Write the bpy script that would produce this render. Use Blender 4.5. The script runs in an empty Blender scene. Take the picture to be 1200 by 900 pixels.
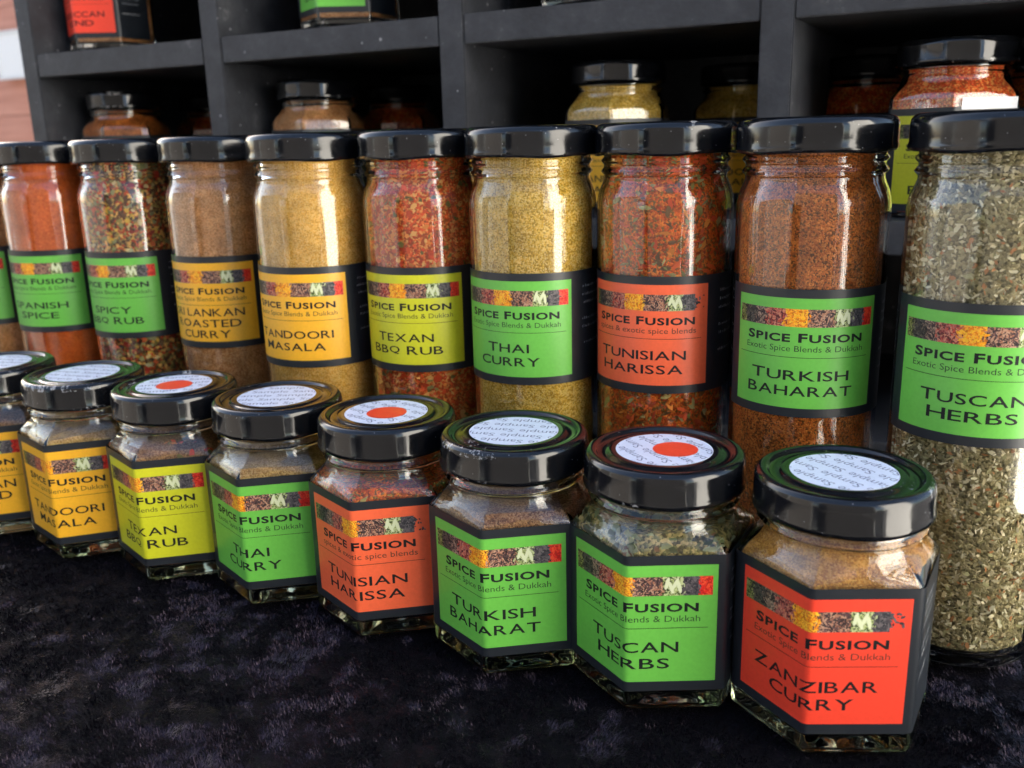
import bpy, bmesh, math, random
import numpy as np
from mathutils import Vector, Matrix
random.seed(7)
RNG = np.random.default_rng(11)
PI = math.pi
R = math.radians
scene = bpy.context.scene
COL = scene.collection

# ------------------------------------------------------------------ camera
cam_d = bpy.data.cameras.new('camera')
cam = bpy.data.objects.new('camera', cam_d)
COL.objects.link(cam)
scene.camera = cam
YAW, PITCH, ROLL = -0.533194737, 0.260027312, -0.025532264
fwd = Vector((math.sin(YAW) * math.cos(PITCH), math.cos(YAW) * math.cos(PITCH), -math.sin(PITCH)))
rt = Vector((math.cos(YAW), -math.sin(YAW), 0))
up = rt.cross(fwd)
cr, sr = math.cos(ROLL), math.sin(ROLL)
rt2 = cr * rt + sr * up
up2 = -sr * rt + cr * up
mw = Matrix((rt2, up2, -fwd)).transposed().to_4x4()
mw.translation = Vector((0.032218, -0.321547, 0.156326))
cam.matrix_world = mw
cam_d.sensor_width = 36.0
cam_d.lens = 1085.673 / 1200 * 36.0
cam_d.clip_start = 0.01
cam_d.clip_end = 500
cam_d.dof.use_dof = True
cam_d.dof.focus_distance = 0.285
cam_d.dof.aperture_fstop = 17.0

# ------------------------------------------------------------------ sky and sun
SUN_DIR = Vector((0.75, -0.45, -0.50)).normalized()      # the way the light travels
world = bpy.data.worlds.new('World')
scene.world = world
world.use_nodes = True
nt = world.node_tree
bg = nt.nodes['Background']
sky = nt.nodes.new('ShaderNodeTexSky')
sky.sky_type = 'NISHITA'
sky.sun_disc = False
el = math.asin(-SUN_DIR.z)
sky.sun_elevation = el
sky.sun_rotation = math.atan2(-SUN_DIR.x, -SUN_DIR.y)
sky.dust_density = 2.0
nt.links.new(sky.outputs[0], bg.inputs[0])
bg.inputs[1].default_value = 0.05
sun_d = bpy.data.lights.new('sun', 'SUN')
sun_d.energy = 5.0
sun_d.angle = R(0.5)
sun_d.color = (1.0, 0.93, 0.83)
sun = bpy.data.objects.new('sun', sun_d)
sun.rotation_euler = SUN_DIR.to_track_quat('-Z', 'Y').to_euler()
COL.objects.link(sun)

vs = scene.view_settings
vs.view_transform = 'Standard'
vs.look = 'None'
vs.gamma = 1.0
vs.use_curve_mapping = False
vs.exposure = 3.42
scene.cycles.max_bounces = 24
scene.cycles.transmission_bounces = 20
scene.cycles.transparent_max_bounces = 16
scene.cycles.glossy_bounces = 10
scene.cycles.caustics_refractive = True
scene.cycles.caustics_reflective = True
scene.cycles.blur_glossy = 0.5


# ------------------------------------------------------------------ material helpers
def new_mat(name):
    m = bpy.data.materials.new(name)
    m.use_nodes = True
    return m, m.node_tree, m.node_tree.nodes['Principled BSDF']


def N(t, kind, **kw):
    n = t.nodes.new(kind)
    for k, v in kw.items():
        if k in n.inputs.keys():
            n.inputs[k].default_value = v
        else:
            setattr(n, k, v)
    return n


def ramp(t, stops, interp='LINEAR'):
    n = t.nodes.new('ShaderNodeValToRGB')
    cr_ = n.color_ramp
    cr_.interpolation = interp
    while len(cr_.elements) < len(stops):
        cr_.elements.new(0.5)
    for e, (p, c) in zip(cr_.elements, stops):
        e.position = p
        e.color = (*c, 1)
    return n


def plain(name, col, rough=0.5, spec=0.5, bump=0.0, bscale=2000):
    m, t, b = new_mat(name)
    b.inputs['Base Color'].default_value = (*col, 1)
    b.inputs['Roughness'].default_value = rough
    b.inputs['Specular IOR Level'].default_value = spec
    if bump:
        tc = N(t, 'ShaderNodeTexCoord')
        nz = N(t, 'ShaderNodeTexNoise', Scale=bscale, Detail=4.0)
        bp = N(t, 'ShaderNodeBump', Strength=bump, Distance=0.0002)
        t.links.new(tc.outputs['Object'], nz.inputs['Vector'])
        t.links.new(nz.outputs['Fac'], bp.inputs['Height'])
        t.links.new(bp.outputs['Normal'], b.inputs['Normal'])
    return m


def paper(name, col):
    """printed coated paper: faint mottling and a satin sheen"""
    m, t, b = new_mat(name)
    tc = N(t, 'ShaderNodeTexCoord')
    nz = N(t, 'ShaderNodeTexNoise', Scale=900.0, Detail=5.0)
    t.links.new(tc.outputs['Object'], nz.inputs['Vector'])
    d = tuple(c * 0.93 for c in col)
    rp = ramp(t, [(0.35, d), (0.65, col)])
    t.links.new(nz.outputs['Fac'], rp.inputs[0])
    t.links.new(rp.outputs[0], b.inputs['Base Color'])
    b.inputs['Roughness'].default_value = 0.38
    nz2 = N(t, 'ShaderNodeTexNoise', Scale=160.0, Detail=2.0)
    t.links.new(tc.outputs['Object'], nz2.inputs['Vector'])
    bp = N(t, 'ShaderNodeBump', Strength=0.12, Distance=0.0006)
    t.links.new(nz2.outputs['Fac'], bp.inputs['Height'])
    t.links.new(bp.outputs['Normal'], b.inputs['Normal'])
    return m


def glass(name, col=(0.965, 0.985, 0.972), ripple=0.16):
    m, t, b = new_mat(name)
    b.inputs['Base Color'].default_value = (*col, 1)
    b.inputs['Roughness'].default_value = 0.0
    b.inputs['IOR'].default_value = 1.5
    b.inputs['Transmission Weight'].default_value = 1.0
    tc = N(t, 'ShaderNodeTexCoord')
    mp = N(t, 'ShaderNodeMapping')
    mp.inputs['Scale'].default_value = (1, 1, 0.10)
    nz = N(t, 'ShaderNodeTexNoise', Scale=170.0, Detail=1.5)
    t.links.new(tc.outputs['Object'], mp.inputs[0])
    t.links.new(mp.outputs[0], nz.inputs['Vector'])
    bp = N(t, 'ShaderNodeBump', Strength=ripple, Distance=0.0015)
    t.links.new(nz.outputs['Fac'], bp.inputs['Height'])
    t.links.new(bp.outputs['Normal'], b.inputs['Normal'])
    return m


def powder(name, cols, size=0.0004, bump=0.5, mott=0.25):
    """ground spice: a grain-by-grain colour mix with clumped mottling"""
    m, t, b = new_mat(name)
    tc = N(t, 'ShaderNodeTexCoord')
    vo = N(t, 'ShaderNodeTexVoronoi', Scale=1.0 / size)
    nz0 = N(t, 'ShaderNodeTexNoise', Scale=700.0, Detail=3.0)
    mxv = N(t, 'ShaderNodeVectorMath', operation='MULTIPLY_ADD')
    mxv.inputs[1].default_value = (0.0006,) * 3
    t.links.new(tc.outputs['Object'], nz0.inputs['Vector'])
    t.links.new(nz0.outputs['Color'], mxv.inputs[0])
    t.links.new(tc.outputs['Object'], mxv.inputs[2])
    t.links.new(mxv.outputs[0], vo.inputs['Vector'])
    sp = N(t, 'ShaderNodeSeparateColor')
    t.links.new(vo.outputs['Color'], sp.inputs[0])
    n = len(cols)
    rp = ramp(t, [(i / n, c) for i, c in enumerate(cols)], 'CONSTANT' if n > 3 else 'LINEAR')
    t.links.new(sp.outputs[0], rp.inputs[0])
    nz = N(t, 'ShaderNodeTexNoise', Scale=180.0, Detail=6.0)
    t.links.new(tc.outputs['Object'], nz.inputs['Vector'])
    mr = N(t, 'ShaderNodeMapRange')
    mr.inputs['To Min'].default_value = 1 - mott
    mr.inputs['To Max'].default_value = 1 + mott
    mr.inputs['From Min'].default_value = 0.3
    mr.inputs['From Max'].default_value = 0.7
    t.links.new(nz.outputs['Fac'], mr.inputs['Value'])
    # settled layers: broad, flat-lying bands
    mpz = N(t, 'ShaderNodeMapping')
    mpz.inputs['Scale'].default_value = (1, 1, 3.2)
    t.links.new(tc.outputs['Object'], mpz.inputs[0])
    nzl = N(t, 'ShaderNodeTexNoise', Scale=42.0, Detail=4.0)
    t.links.new(mpz.outputs[0], nzl.inputs['Vector'])
    mr2 = N(t, 'ShaderNodeMapRange')
    mr2.inputs['To Min'].default_value = 1 - mott * 0.9
    mr2.inputs['To Max'].default_value = 1 + mott * 0.7
    mr2.inputs['From Min'].default_value = 0.32
    mr2.inputs['From Max'].default_value = 0.68
    t.links.new(nzl.outputs['Fac'], mr2.inputs['Value'])
    mm = N(t, 'ShaderNodeMath', operation='MULTIPLY')
    t.links.new(mr.outputs[0], mm.inputs[0])
    t.links.new(mr2.outputs[0], mm.inputs[1])
    mul = N(t, 'ShaderNodeMix', data_type='RGBA', blend_type='MULTIPLY')
    mul.inputs[0].default_value = 1.0
    t.links.new(rp.outputs[0], mul.inputs[6])
    t.links.new(mm.outputs[0], mul.inputs[7])
    t.links.new(mul.outputs[2], b.inputs['Base Color'])
    b.inputs['Roughness'].default_value = 0.95
    b.inputs['Specular IOR Level'].default_value = 0.15
    bp = N(t, 'ShaderNodeBump', Strength=bump, Distance=size)
    t.links.new(vo.outputs['Distance'], bp.inputs['Height'])
    bp.invert = True
    t.links.new(bp.outputs['Normal'], b.inputs['Normal'])
    return m


def flakes(name, cols, rough=0.7):
    """separate flakes, one colour for each loose piece"""
    m, t, b = new_mat(name)
    g = N(t, 'ShaderNodeNewGeometry')
    n = len(cols)
    rp = ramp(t, [(i / n, c) for i, c in enumerate(cols)], 'CONSTANT')
    t.links.new(g.outputs['Random Per Island'], rp.inputs[0])
    t.links.new(rp.outputs[0], b.inputs['Base Color'])
    b.inputs['Roughness'].default_value = rough
    b.inputs['Specular IOR Level'].default_value = 0.25
    return m


# ------------------------------------------------------------------ mesh helpers
class MB:
    def __init__(self):
        self.v, self.f, self.m = [], [], []

    def add(self, vs_, fs_, mi=0):
        o = len(self.v)
        self.v.extend([tuple(p) for p in vs_])
        for f in fs_:
            self.f.append(tuple(i + o for i in f))
            self.m.append(mi)

    def box(self, x0, x1, y0, y1, z0, z1, mi=0):
        vs_ = [(x, y, z) for z in (z0, z1) for y in (y0, y1) for x in (x0, x1)]
        self.add(vs_, [(0, 2, 3, 1), (4, 5, 7, 6), (0, 1, 5, 4), (2, 6, 7, 3), (0, 4, 6, 2), (1, 3, 7, 5)], mi)

    def loops(self, lps, mi=0, cap0=True, cap1=True, closed=False):
        n = len(lps[0])
        vs_ = [p for l in lps for p in l]
        fs_ = []
        L = len(lps)
        for a in range(L if closed else L - 1):
            b = (a + 1) % L
            for i in range(n):
                j = (i + 1) % n
                fs_.append((a * n + i, a * n + j, b * n + j, b * n + i))
        if not closed:
            if cap0:
                fs_.append(tuple(reversed(range(n))))
            if cap1:
                fs_.append(tuple((L - 1) * n + i for i in range(n)))
        self.add(vs_, fs_, mi)

    def build(self, name, mats, parent=None, smooth=40, bevel=0.0, recalc=True, loc=None):
        me = bpy.data.meshes.new(name)
        me.from_pydata(self.v, [], self.f)
        for m in mats:
            me.materials.append(m)
        me.polygons.foreach_set('material_index', self.m)
        if recalc or bevel:
            bm = bmesh.new()
            bm.from_mesh(me)
            if bevel:
                bmesh.ops.bevel(bm, geom=[e for e in bm.edges], offset=bevel, segments=2, affect='EDGES')
            if recalc:
                bmesh.ops.recalc_face_normals(bm, faces=bm.faces)
            bm.to_mesh(me)
            bm.free()
        if smooth:
            me.polygons.foreach_set('use_smooth', [True] * len(me.polygons))
            me.set_sharp_from_angle(angle=R(smooth))
        o = bpy.data.objects.new(name, me)
        COL.objects.link(o)
        if parent is not None:
            o.parent = parent
        if loc is not None:
            o.location = loc
        return o


def circ(r, z, n=72, zmod=None):
    return [(r * math.cos(2 * PI * i / n), r * math.sin(2 * PI * i / n),
             z + (zmod(2 * PI * i / n) if zmod else 0)) for i in range(n)]


def thing(name, label, cat, loc=(0, 0, 0), rotz=0, group=None):
    o = bpy.data.objects.new(name, None)
    o.empty_display_size = 0.02
    COL.objects.link(o)
    o.location = loc
    o.rotation_euler = (0, 0, rotz)
    o['label'] = label
    o['category'] = cat
    if group:
        o['group'] = group
    return o


# ------------------------------------------------------------------ lettering
_tc = {}


def text2d(body, bold=0.0, spacing=1.0):
    """flat lettering normalised so that its box is [0,1] x [0,1]"""
    key = (body, bold, spacing)
    if key in _tc:
        return _tc[key]
    cu = bpy.data.curves.new('lettering', 'FONT')
    cu.body = body
    cu.size = 1.0
    cu.offset = bold
    cu.space_character = spacing
    cu.resolution_u = 3
    cu.fill_mode = 'FRONT'
    o = bpy.data.objects.new('lettering', cu)
    COL.objects.link(o)
    dg = bpy.context.evaluated_depsgraph_get()
    ev = o.evaluated_get(dg)
    me = ev.to_mesh()
    V = np.array([v.co[:2] for v in me.vertices])
    F = [tuple(p.vertices) for p in me.polygons]
    ev.to_mesh_clear()
    bpy.data.objects.remove(o)
    bpy.data.curves.remove(cu)
    lo, hi = V.min(0), V.max(0)
    asp = (hi[0] - lo[0]) / (hi[1] - lo[1])
    V = (V - lo) / (hi - lo)
    _tc[key] = (V, F, asp)
    return _tc[key]


def smallcaps(words, big=1.22, bold=0.0):
    """capitals with taller initials (box height 1 = the tall initial)"""
    VV, FF, x = [], [], 0.0
    gap, sp = 0.13, 0.62
    for wi, w in enumerate(words.split(' ')):
        for ci, ch in enumerate(w):
            V, F, asp = text2d(ch, bold)
            h = 1.0 if ci == 0 else 1.0 / big
            wd = asp * h * 1.18
            o = len(VV)
            VV.extend([(x + p[0] * wd, p[1] * h) for p in V])
            FF.extend([tuple(i + o for i in f) for f in F])
            x += wd + gap
        x += sp - gap
    V = np.array(VV)
    V[:, 0] /= V[:, 0].max()
    return V, FF


def cut_at(V, F, us):
    """split flat lettering along the fold lines of the surface it is printed on"""
    bm = bmesh.new()
    bv = [bm.verts.new((p[0], p[1], 0)) for p in V]
    for f in F:
        try:
            bm.faces.new([bv[i] for i in f])
        except ValueError:
            pass
    lo, hi = V[:, 0].min(), V[:, 0].max()
    for u in us:
        if lo < u < hi:
            bmesh.ops.bisect_plane(bm, geom=bm.verts[:] + bm.edges[:] + bm.faces[:],
                                   plane_co=(u, 0, 0), plane_no=(1, 0, 0), dist=1e-7)
    bm.verts.index_update()
    V2 = np.array([v.co[:2] for v in bm.verts])
    F2 = [tuple(v.index for v in f.verts) for f in bm.faces]
    bm.free()
    return V2, F2


# ------------------------------------------------------------------ surfaces the labels wrap
class CylMap:
    def __init__(self, r, az):
        self.r, self.az = r, az
        self.us = [r * R(a) for a in range(-100, 101, 3)]

    def __call__(self, u, v, off):
        a = self.az + u / self.r
        # straight facets between the fold lines, like the panel beneath
        s = R(3)
        k = math.floor((u / self.r) / s + 1e-6)
        f = (u / self.r) / s - k
        r = self.r + off
        a0 = self.az + k * s
        a1 = a0 + s
        x = (1 - f) * math.sin(a0) + f * math.sin(a1)
        y = -((1 - f) * math.cos(a0) + f * math.cos(a1))
        return (r * x, r * y, v)


HEX_R = 0.0274
HEX_AP = HEX_R * math.cos(PI / 6)


def hexpoly(inset=0.0, fil=0.0022, seg=4):
    """rounded hexagon, vertex 0 pointing to -Y; returns points and arc length from vertex 0"""
    ap = HEX_AP - inset
    Rv = ap / math.cos(PI / 6)
    f = max(fil - inset, 0.0004)
    cdist = Rv - f / math.cos(PI / 6)
    pts = []
    for k in range(6):
        av = -PI / 2 + k * PI / 3
        c = (cdist * math.cos(av), cdist * math.sin(av))
        for i in range(seg + 1):
            a = av - PI / 6 + (PI / 3) * i / seg
            pts.append((c[0] + f * math.cos(a), c[1] + f * math.sin(a)))
        # points along the flat
        a = av + PI / 6
        e0 = pts[-1]
        av2 = av + PI / 3
        c2 = (cdist * math.cos(av2), cdist * math.sin(av2))
        e1 = (c2[0] + f * math.cos(a), c2[1] + f * math.sin(a))
        for i in range(1, 5):
            w = i / 5
            pts.append((e0[0] * (1 - w) + e1[0] * w, e0[1] * (1 - w) + e1[1] * w))
    return pts


class HexMap:
    def __init__(self):
        self.P0 = np.array(hexpoly(0.0))
        n = len(self.P0)
        mid = 2
        d = np.linalg.norm(np.roll(self.P0, -1, 0) - self.P0, axis=1)
        s = np.concatenate([[0], np.cumsum(d)])
        self.per = s[-1]
        self.s = s - s[mid]
        # outward normals at each point
        nx = np.roll(self.P0, -1, 0) - np.roll(self.P0, 1, 0)
        nn = np.stack([nx[:, 1], -nx[:, 0]], 1)
        self.nn = nn / np.linalg.norm(nn, axis=1)[:, None]
        self.P = np.vstack([self.P0, self.P0[:1]])
        self.nn = np.vstack([self.nn, self.nn[:1]])
        ext = np.concatenate([self.s[:-1] - self.per, self.s])
        self.us = [u for u in ext if -0.062 < u < 0.062]

    def __call__(self, u, v, off):
        u = (u - self.s[0]) % self.per + self.s[0]
        x = np.interp(u, self.s, self.P[:, 0] )
        y = np.interp(u, self.s, self.P[:, 1])
        nx = np.interp(u, self.s, self.nn[:, 0])
        ny = np.interp(u, self.s, self.nn[:, 1])
        return (x + nx * off, y + ny * off, v)


HEXMAP = HexMap()


def quad_strip(mb, mp, u0, u1, v0, v1, off, mi):
    us = sorted([u0, u1] + [u for u in mp.us if u0 + 1e-6 < u < u1 - 1e-6])
    vs_ = []
    for u in us:
        vs_ += [mp(u, v0, off), mp(u, v1, off)]
    mb.add(vs_, [(2 * i, 2 * i + 2, 2 * i + 3, 2 * i + 1) for i in range(len(us) - 1)], mi)


def put_text(mb, mp, V, F, u0, u1, v0, v1, off, mi):
    W = np.column_stack([u0 + V[:, 0] * (u1 - u0), v0 + V[:, 1] * (v1 - v0)])
    W, F = cut_at(W, F, mp.us)
    mb.add([mp(p[0], p[1], off) for p in W], F, mi)


# ------------------------------------------------------------------ materials
M_BLACK = paper('label_black', (0.014, 0.017, 0.022))
M_INK = plain('black_ink', (0.008, 0.009, 0.010), 0.5, 0.3)
M_GREYINK = plain('thin_ink', (0.02, 0.03, 0.02), 0.5, 0.3)
M_WHITEINK = plain('white_ink', (0.55, 0.57, 0.6), 0.6)
PANEL = {
    'green': paper('label_green', (0.135, 0.47, 0.062)),
    'orange': paper('label_amber', (0.82, 0.41, 0.02)),
    'lime': paper('label_lime', (0.56, 0.56, 0.018)),
    'red': paper('label_red', (0.80, 0.055, 0.026)),
    'vermilion': paper('label_vermilion', (0.84, 0.125, 0.045)),
}
STRIP = [
    (0.065, [(0.12, 0.14, 0.03), (0.03, 0.05, 0.01), (0.30, 0.30, 0.10), (0.02, 0.02, 0.01), (0.20, 0.20, 0.06)]),
    (0.085, [(0.03, 0.025, 0.02), (0.10, 0.08, 0.06), (0.015, 0.012, 0.012), (0.05, 0.045, 0.04)]),
    (0.095, [(0.10, 0.06, 0.04), (0.38, 0.25, 0.17), (0.05, 0.03, 0.03), (0.03, 0.02, 0.02), (0.24, 0.15, 0.10)]),
    (0.13, [(0.50, 0.07, 0.04), (0.20, 0.03, 0.03), (0.58, 0.22, 0.13), (0.10, 0.02, 0.02), (0.42, 0.12, 0.09)]),
    (0.15, [(0.85, 0.30, 0.01), (0.80, 0.42, 0.03), (0.72, 0.20, 0.01), (0.9, 0.46, 0.03), (0.50, 0.14, 0.01)]),
    (0.18, [(0.05, 0.03, 0.03), (0.34, 0.15, 0.09), (0.03, 0.02, 0.02), (0.10, 0.05, 0.05), (0.45, 0.26, 0.17)]),
    (0.12, [(0.30, 0.36, 0.12), (0.05, 0.07, 0.02), (0.45, 0.50, 0.25)]),
    (0.09, [(0.03, 0.03, 0.035), (0.14, 0.12, 0.12), (0.05, 0.045, 0.05), (0.08, 0.07, 0.075)]),
    (0.085, [(0.70, 0.02, 0.015), (0.45, 0.015, 0.01), (0.80, 0.08, 0.03)]),
]
M_STRIP = []
for i, (w, cols) in enumerate(STRIP):
    m, t, b = new_mat('spice_print')
    tc = N(t, 'ShaderNodeTexCoord')
    vo = N(t, 'ShaderNodeTexVoronoi', Scale=2900.0)
    t.links.new(tc.outputs['Object'], vo.inputs['Vector'])
    sp = N(t, 'ShaderNodeSeparateColor')
    t.links.new(vo.outputs['Color'], sp.inputs[0])
    rp = ramp(t, [(k / len(cols), c) for k, c in enumerate(cols)], 'CONSTANT')
    t.links.new(sp.outputs[0], rp.inputs[0])
    t.links.new(rp.outputs[0], b.inputs['Base Color'])
    b.inputs['Roughness'].default_value = 0.42
    M_STRIP.append(m)
M_SHARD = [flakes('spice_print_pieces', cols, 0.45) for w, cols in STRIP]
M_POD = plain('printed_pods', (0.62, 0.66, 0.42), 0.45)


def make_label(parent, mp, z0, z1, colour, lines, tagline, pan_w, span, uc=0.0, side_text=True, seed=0):
    """one wrapped paper label: black band, coloured panel, photo strip and lettering"""
    rnd = random.Random(seed)
    mats = [M_BLACK, PANEL[colour], M_INK, M_GREYINK, M_WHITEINK, M_POD] + M_STRIP + M_SHARD
    mb = MB()
    quad_strip(mb, mp, span[0], span[1], z0, z1, 0.00010, 0)
    # paper edge thickness
    us = sorted([span[0], span[1]] + [u for u in mp.us if span[0] < u < span[1]])
    for zz in (z0, z1):
        vs_ = []
        for u in us:
            vs_ += [mp(u, zz, 0.0), mp(u, zz, 0.00010)]
        mb.add(vs_, [(2 * i, 2 * i + 1, 2 * i + 3, 2 * i + 2) for i in range(len(us) - 1)], 0)
    H = z1 - z0
    pt, pb = z1 - 0.068 * H, z0 + 0.072 * H
    h = pt - pb
    u0, u1 = uc - pan_w / 2, uc + pan_w / 2
    quad_strip(mb, mp, u0, u1, pb, pt, 0.00013, 1)
    Y = lambda f: pt - f * h
    # photograph strip
    s0, s1 = u0 + 0.018 * pan_w, u1 - 0.028 * pan_w
    sw = s1 - s0
    vt, vb = Y(0.095), Y(0.255)
    x = s0
    nseg = len(STRIP)
    for i, (w, cols) in enumerate(STRIP):
        xe = x + w * sw
        fade = (colour in ('red', 'vermilion') and i == nseg - 1)
        if not fade:
            quad_strip(mb, mp, x, xe, vb, vt, 0.00016, 6 + i)
        n = 64 if i != 4 else 46
        if i == 6:
            n = 12
        for _ in range(n if not fade else 9):
            L = rnd.uniform(0.00035, 0.0009) * (1.3 if i in (2, 5) else 1)
            B = L * (0.22 if i in (2, 5, 0) else 0.45)
            a = rnd.uniform(0, PI)
            if fade:
                L *= .8
            ex = abs(L * math.cos(a)) + abs(B * math.sin(a))
            ey = abs(L * math.sin(a)) + abs(B * math.cos(a))
            over = 0.0012 if 0 < i < nseg - 1 else 0
            cx = rnd.uniform(x + ex - over, max(x + ex, xe - ex + over))
            cy = rnd.uniform(vb + ey, vt - ey)
            pts = []
            for k in range(6):
                t_ = k * PI / 3
                px, py = L * math.cos(t_), B * math.sin(t_)
                pts.append((cx + px * math.cos(a) - py * math.sin(a), cy + px * math.sin(a) + py * math.cos(a)))
            if any(abs(cx - uu) < ex for uu in mp.us if abs(uu) < 0.001) and isinstance(mp, HexMap):
                continue
            mi = 6 + nseg + (i if not fade else 7)
            mb.add([mp(p[0], p[1], 0.00019 + rnd.random() * 0.00002) for p in pts], [tuple(range(6))], mi)
        if i == 6:
            for k in range(4):
                cx = x + (0.2 + 0.2 * k) * (xe - x)
                cy = (vb + vt) / 2 + (0.25, -0.1, 0.2, -0.05)[k] * (vt - vb) * 0.6
                a = (1.3, 1.9, 1.2, 1.75)[k] + rnd.uniform(-.1, .1)
                L, B = 0.0019, 0.00052
                pts = []
                for q in range(12):
                    t_ = q * PI / 6
                    px, py = L * math.cos(t_), B * math.sin(t_)
                    yy = cy + px * math.sin(a) + py * math.cos(a)
                    pts.append((cx + px * math.cos(a) - py * math.sin(a), min(max(yy, vb), vt)))
                mb.add([mp(p[0], p[1], 0.00022 + 0.00001 * k) for p in pts], [tuple(range(12))], 5)
        x = xe
    # lettering
    V, F = smallcaps('SPICE FUSION', 1.13, 0.034)
    put_text(mb, mp, V, F, u0 + 0.105 * pan_w, u1 - 0.105 * pan_w, Y(0.394), Y(0.311), 0.00016, 2)
    V, F, asp = text2d(tagline, -0.004)
    put_text(mb, mp, V, F, u0 + 0.095 * pan_w, u1 - 0.095 * pan_w, Y(0.495), Y(0.425), 0.00016, 3)
    quad_strip(mb, mp, u0 + 0.03 * pan_w, u1 - 0.05 * pan_w, Y(0.534), Y(0.5295), 0.00016, 2)
    nl = len(lines)
    if nl == 3:
        tops, ch = [0.575, 0.715, 0.855], 0.098
    else:
        tops, ch = [0.645, 0.788], 0.098
    for ln, tp in zip(lines, tops):
        V, F = smallcaps(ln, 1.0 if nl == 3 else 1.08, 0.010)
        # width from the letter count
        wu = sum(0.42 if c in 'I ' else 1.0 for c in ln)
        wd = min(wu * ch * h * 1.42, pan_w * 0.80)
        cx = uc - 0.02 * pan_w
        put_text(mb, mp, V, F, cx - wd / 2, cx + wd / 2, Y(tp + ch), Y(tp), 0.00016, 2)
    # tiny illegible small print on the black side: rows of short white marks
    if side_text:
        a0 = u1 + 0.0052
        for row in range(8):
            zz = pt - (0.10 + row * 0.085) * h
            x = a0 + rnd.uniform(0, 0.0012)
            if row in (3, 6):
                continue
            while x < a0 + 0.0135 and x < span[1] - 0.001:
                wd = rnd.uniform(0.0005, 0.0011)
                hh = 0.0009 * rnd.choice((0.7, 1.0))
                put = [(x, zz), (x + wd * .35, zz), (x + wd * .5, zz + hh), (x + wd * .15, zz + hh)]
                mb.add([mp(p[0], p[1], 0.00014) for p in put], [(0, 1, 2, 3)], 4)
                x += wd + rnd.uniform(0.0001, 0.0004)
    return mb.build('label', mats, parent, smooth=25, recalc=False)


# ------------------------------------------------------------------ glass, lids
M_GLASS = glass('clear_glass')
M_GLASS_HEX = glass('clear_pressed_glass', (0.97, 0.985, 0.965), 0.05)
_t = M_GLASS_HEX.node_tree
_va = N(_t, 'ShaderNodeVolumeAbsorption')
_va.inputs['Color'].default_value = (0.66, 0.72, 0.52, 1)
_va.inputs['Density'].default_value = 30.0
_t.links.new(_va.outputs[0], _t.nodes['Material Output'].inputs['Volume'])
M_GLASS_FAR = glass('clear_glass_far', ripple=0.05)


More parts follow.
